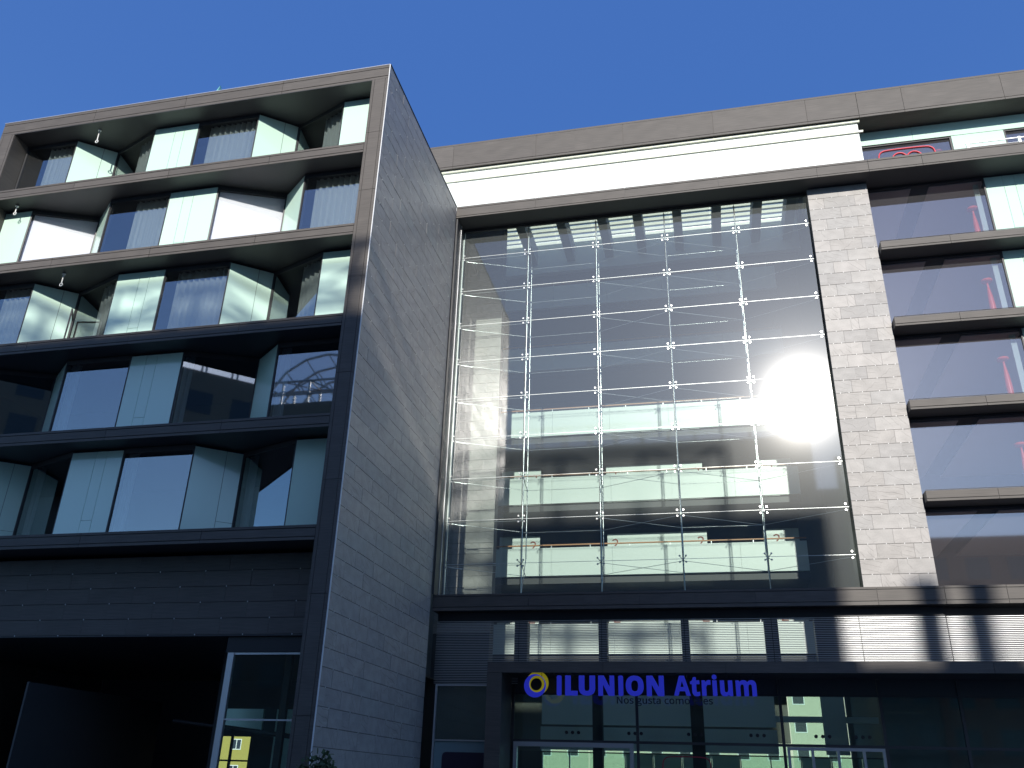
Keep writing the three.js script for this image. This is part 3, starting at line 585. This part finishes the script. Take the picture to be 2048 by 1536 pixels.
// ---------- hotel sign on the canopy ----------
{
  const font = fontBold, thin = fontRegular;
  const zs = -7.62;
  const sign = thing('hotel_sign', 'glowing blue hotel name letters with a blue and yellow ring under the canopy edge', 'sign', [7.3, 3.1, zs]);
  const blue = std({ color: lin(0.03, 0.04, 0.55), emissive: lin(0.010, 0.014, 0.20), roughness: 0.35 });
  const yellow = std({ color: lin(0.45, 0.38, 0.02), emissive: lin(0.14, 0.12, 0.003), roughness: 0.35 });
  const slate = std({ color: lin(0.012, 0.02, 0.03), roughness: 0.5 });
  const text = (f, s, x0, x1, y, hgt, mat, deep, bold) => {
    const geo = [...s].map((ch) => ch === ' ' ? null : new TextGeometry(ch, { font: f, size: hgt, depth: deep, curveSegments: 8, bevelEnabled: bold > 0, bevelThickness: 0.004, bevelSize: bold, bevelSegments: 3 }));
    let x = 0; const at = [...s].map((ch, i) => { const a = x; x += f.data.glyphs[ch].ha / f.data.resolution * hgt; return a; });
    const k = (x1 - x0) / x;
    geo.forEach((g, i) => { if (!g) return; g.scale(k, 1, 1); g.translate(x0 + at[i] * k, y, zs); part('letter', g, mat, sign); });
  };
  const bar = (x0, x1) => { const sh = new THREE.Shape(), q = 0.05, a = 3.11, b = 3.72; sh.moveTo(x0 + q, a); sh.lineTo(x1 - q, a); sh.quadraticCurveTo(x1, a, x1, a + q); sh.lineTo(x1, b - q); sh.quadraticCurveTo(x1, b, x1 - q, b); sh.lineTo(x0 + q, b); sh.quadraticCurveTo(x0, b, x0, b - q); sh.lineTo(x0, a + q); sh.quadraticCurveTo(x0, a, x0 + q, a); const g = new THREE.ExtrudeGeometry(sh, { depth: 0.06, bevelEnabled: false }); g.translate(0, 0, zs); return g; };
  for (const [ch, a, b] of [['I', 4.70, 4.85], ['L', 4.97, 5.37], ['U', 5.41, 5.93], ['N', 6.03, 6.54], ['I', 6.67, 6.82], ['O', 6.90, 7.46], ['N', 7.55, 8.09]]) {
    if (ch === 'I') { part('letter', bar(a, b), blue, sign); continue; }
    const g = new TextGeometry(ch, { font, size: 0.5, depth: 0.05, curveSegments: 10, bevelEnabled: true, bevelThickness: 0.006, bevelSize: 0.02, bevelSegments: 4 });
    g.computeBoundingBox(); const q = g.boundingBox, kx = (b - a) / (q.max.x - q.min.x), ky = 0.61 / (q.max.y - q.min.y);
    g.translate(-q.min.x, -q.min.y, 0); g.scale(kx, ky, 1); g.translate(a, 3.11, zs); part('letter', g, blue, sign);
  }
  text(font, 'Atrium', 8.40, 10.92, 3.14, 0.57, blue, 0.06, 0.012);
  text(thin, 'Nos gusta como eres', 6.58, 9.56, 2.89, 0.20, slate, 0.02, 0.004);
  // ring of two crescents
  const cres = (ox, oy, R, ix, iy, r, mat) => {
    const s = new THREE.Shape(); s.absarc(ox, oy, R, 0, Math.PI * 2, false); const hpath = new THREE.Path(); hpath.absarc(ix, iy, r, 0, Math.PI * 2, true); s.holes.push(hpath);
    const g = new THREE.ExtrudeGeometry(s, { depth: 0.05, bevelEnabled: false, curveSegments: 40 }); return g;
  };
  const gy = cres(4.06, 3.49, 0.36, 4.02, 3.45, 0.19); gy.translate(0, 0, zs - 0.03);
  part('ring', gy, yellow, sign, 'yellow crescent of the ring');
  const gb = cres(3.99, 3.40, 0.355, 4.05, 3.455, 0.255); gb.translate(0, 0, zs + 0.022);
  part('ring', gb, blue, sign, 'blue crescent of the ring');
  part('sign_rail', [bx(4.6, 10.95, 3.765, 3.785, zs + 0.0, zs + 0.03), ...[4.2, 5.2, 6.4, 7.6, 8.8, 10.0, 10.8].map((x) => bx(x - 0.012, x + 0.012, 3.66, 3.80, zs + 0.0, zs + 0.02))], blackMetal, sign);
}

// ---------- small things on the left wing ----------
{
  const white = std({ color: lin(0.8, 0.8, 0.78), roughness: 0.4 });
  const hooks = [[-11.8, 22.68, 0.62, 'under the top frame of the left wing'], [-11.55, 16.24, 0.52, 'below the second ledge, over the third row of windows'], [-14.5, 19.53, 0.42, 'below the first ledge at the far left']];
  for (const [x, y, l, where] of hooks) {
    const t = thing('hanging_hook', `small white eye hook hanging ${where}`, 'hook', [x, y, -0.42], 'white hooks hanging from the ledges');
    const add = (n, g, m) => { const o = new THREE.Mesh(M(g), m); o.name = n; t.add(o); };
    add('ceiling_plate', rod([0, 0, 0], [0, -0.03, 0], 0.06, 12), white);
    add('stem', rod([0, -0.03, 0], [0, -l + 0.14, 0], 0.022, 8), white);
    const g = new THREE.TorusGeometry(0.055, 0.018, 8, 18); g.translate(0, -l + 0.08, 0); add('eye_ring', g, white);
  }
  const tip = new THREE.ConeGeometry(0.62, 1.5, 4); tip.rotateY(0.3); tip.translate(-7.5, 24.03, -1.1);
  solo('roof_finial', tip, std({ color: lin(0.22, 0.55, 0.48), roughness: 0.25 }), 'small green glass pyramid tip above the left wing roof edge', 'finial');
}

// ---------- shrub by the wing corner ----------
{
  const sh = thing('shrub', 'dark leafy shrub in front of the slate side wall', 'shrub', [0.75, G, 1.0]);
  const add = (n, g, m) => { const o = new THREE.Mesh(g, m); o.name = n; sh.add(o); };
  const gs = []; for (let i = 0; i < 7; i++) { const a = i * 0.9; gs.push(rod([0, 0, 0], [0.45 * Math.cos(a), 1.6 + 0.3 * Math.sin(i * 2), 0.45 * Math.sin(a)], 0.022)); }
  add('trunk', M(gs), std({ color: lin(0.10, 0.07, 0.05), roughness: 0.9 }));
  const leaves = [];
  for (let i = 0; i < 1500; i++) {
    const a = rr(0, 6.283), e = Math.acos(rr(-1, 1)), r = Math.cbrt(rnd()) * (0.85 + 0.2 * Math.sin(a * 3));
    const g = new THREE.PlaneGeometry(0.07, 0.12); g.rotateX(rr(0, 3)); g.rotateY(rr(0, 6)); g.rotateZ(rr(0, 3));
    g.translate(r * 0.62 * Math.sin(e) * Math.cos(a), 1.45 + r * 0.78 * Math.cos(e), r * 0.62 * Math.sin(e) * Math.sin(a)); leaves.push(g);
  }
  add('crown', M(leaves), std({ color: lin(0.045, 0.075, 0.03), roughness: 0.8, side: THREE.DoubleSide }));
}

// ---------- across the street (seen in the glass, and the source of the long shadow) ----------
{
  const wallM = std({ color: lin(0.14, 0.12, 0.10), roughness: 0.85 }), brick = std({ color: lin(0.28, 0.13, 0.09), roughness: 0.9 }), tan = std({ color: lin(0.40, 0.32, 0.24), roughness: 0.9 });
  const winM = std({ color: lin(0.03, 0.035, 0.045), roughness: 0.15 });
  const block = (name, label, x0, x1, top, z0, z1, m, floors, cols) => {
    const t = thing(name, label, 'building', [(x0 + x1) / 2, G, (z0 + z1) / 2]);
    part('wall', bx(x0, x1, G, top, z0, z1), m, t);
    const fh = (top - G - 1.5) / floors, cw = (x1 - x0) / cols;
    for (let f = 0; f < floors; f++) for (let c = 0; c < cols; c++) {
      const w = part('window', bx(x0 + c * cw + cw * 0.22, x0 + (c + 1) * cw - cw * 0.22, G + 1.2 + f * fh, G + 1.2 + f * fh + fh * 0.55, z0 - 0.03, z0), winM, t);
    }
    return t;
  };
  block('office_block', 'tall dark office block across the street under the lattice truss', -36, 21.2, 35.7, 52, 72, wallM, 9, 14);
  block('office_block', 'lower dark block with two chimneys across the street', 21.25, 29.5, 29.6, 52, 70, wallM, 7, 3);
  block('brick_house', 'brick apartment house across the street reflected low in the right wing', 29.6, 60, 24.2, 52, 68, brick, 6, 8);
  block('tan_house', 'tan apartment house at the far left across the street', -62, -50, 15, 50, 66, tan, 4, 4);
  const tr = thing('roof_truss', 'steel lattice truss standing along the roof of the tall office block', 'truss', [-8, 35.7, 53]);
  const tm = std({ color: lin(0.35, 0.35, 0.36), roughness: 0.5, metalness: 0.4 });
  for (const z of [52.6, 55.2]) for (const y of [37.0, 38.5]) part('chord', rod([-36, y, z], [18, y, z], 0.13, 8), tm, tr);
  for (let x = -36; x <= 18; x += 3) for (const z of [52.6, 55.2]) part('post', rod([x, 35.7, z], [x, 38.5, z], 0.11, 6), tm, tr);
  for (let x = -36, i = 0; x < 18; x += 3, i++) { part('brace', rod([x, i % 2 ? 37 : 38.5, 52.6], [x + 3, i % 2 ? 38.5 : 37, 52.6], 0.08, 6), tm, tr); part('brace', rod([x, 38.5, 52.6], [x + (i % 2 ? 3 : 0), 38.5, 55.2], 0.07, 6), tm, tr); }
  const ar = thing('roof_arch', 'arched steel lattice on the left end of the tall office block roof', 'truss', [-30, 35.7, 57]);
  for (const z of [54, 57, 60]) {
    const arc = []; for (let i = 0; i <= 8; i++) { const a = Math.PI * i / 8; arc.push([-29 - 6.6 * Math.cos(a), 36 + 6.2 * Math.sin(a), z]); }
    for (let i = 0; i < 8; i++) { part('arch_tube', rod(arc[i], arc[i + 1], 0.13, 6), tm, ar); part('brace', rod(arc[i], [arc[i + 1][0], 37 + 0.4 * i, z], 0.07, 5), tm, ar); }
  }
  for (const [x, l] of [[23.9, 'nearer the tall block'], [25.35, 'farther from the tall block']]) {
    const c = thing('chimney', `square rooftop chimney on the lower dark block, ${l}`, 'chimney', [x, 29.6, 53], 'chimneys on the lower dark block');
    const a = new THREE.Mesh(bx(-0.38, 0.38, 0, 3.6, -0.4, 0.4), wallM); a.name = 'stack'; c.add(a);
    const b = new THREE.Mesh(bx(-0.46, 0.46, 3.6, 3.75, -0.48, 0.48), dim); b.name = 'cap'; c.add(b);
  }
  const un = thing('rooftop_unit', 'low rooftop ventilation box between the two chimneys', 'vent unit', [24.6, 29.6, 54.2]);
  { const a = new THREE.Mesh(bx(-0.6, 0.6, 0.15, 1.2, -0.5, 0.5), alu); a.name = 'housing'; un.add(a); const b = new THREE.Mesh(bx(-0.6, 0.6, 0, 0.15, -0.4, 0.4), dim); b.name = 'plinth'; un.add(b); }
  // yellow house behind the hotel, seen through the ground floor
  const yh = thing('yellow_house', 'yellow house seen through the ground floor glazing of the left wing', 'house', [-60, G, -104]);
  part('wall', bx(-70, -50, G - 0.1, 12, -108, -100), std({ color: lin(0.36, 0.32, 0.08), roughness: 0.9 }), yh);
  for (let i = 0; i < 5; i++) for (let j = 0; j < 3; j++) {
    const x = -69.2 + i * 3.55, y = 0.6 + j * 3.4;
    const w = part('window', [bx(x, x + 1.5, y, y + 0.1, -100, -99.95), bx(x, x + 1.5, y + 1.3, y + 1.4, -100, -99.95), bx(x, x + 0.1, y + 0.1, y + 1.3, -100, -99.95), bx(x + 1.4, x + 1.5, y + 0.1, y + 1.3, -100, -99.95), bx(x + 0.7, x + 0.8, y + 0.1, y + 1.3, -100, -99.95)], whitePanel, yh);
    sub('pane', bx(x + 0.1, x + 1.4, y + 0.1, y + 1.3, -100, -99.97), winM, w);
  }
}

{
  const ch = thing('cream_house', 'cream house seen through the lobby behind the entrance doors', 'house', [2, G, -104]);
  part('wall', bx(-22, 26, G - 0.1, 14, -108, -100), std({ color: lin(0.55, 0.55, 0.42), roughness: 0.9 }), ch);
  const dark = std({ color: lin(0.05, 0.06, 0.07), roughness: 0.2 });
  for (let i = 0; i < 13; i++) for (let j = 0; j < 4; j++) {
    const x = -21 + i * 3.6, y = 0.8 + j * 3.3;
    const w = part('window', [bx(x, x + 1.5, y, y + 0.1, -100, -99.95), bx(x, x + 1.5, y + 1.5, y + 1.6, -100, -99.95), bx(x, x + 0.1, y + 0.1, y + 1.5, -100, -99.95), bx(x + 1.4, x + 1.5, y + 0.1, y + 1.5, -100, -99.95)], whitePanel, ch);
    sub('pane', bx(x + 0.1, x + 1.4, y + 0.1, y + 1.5, -100, -99.97), dark, w);
  }
}

scene.traverse((o) => { if (o.isMesh) { o.castShadow = true; o.receiveShadow = true; } });
renderer.render(scene, camera);
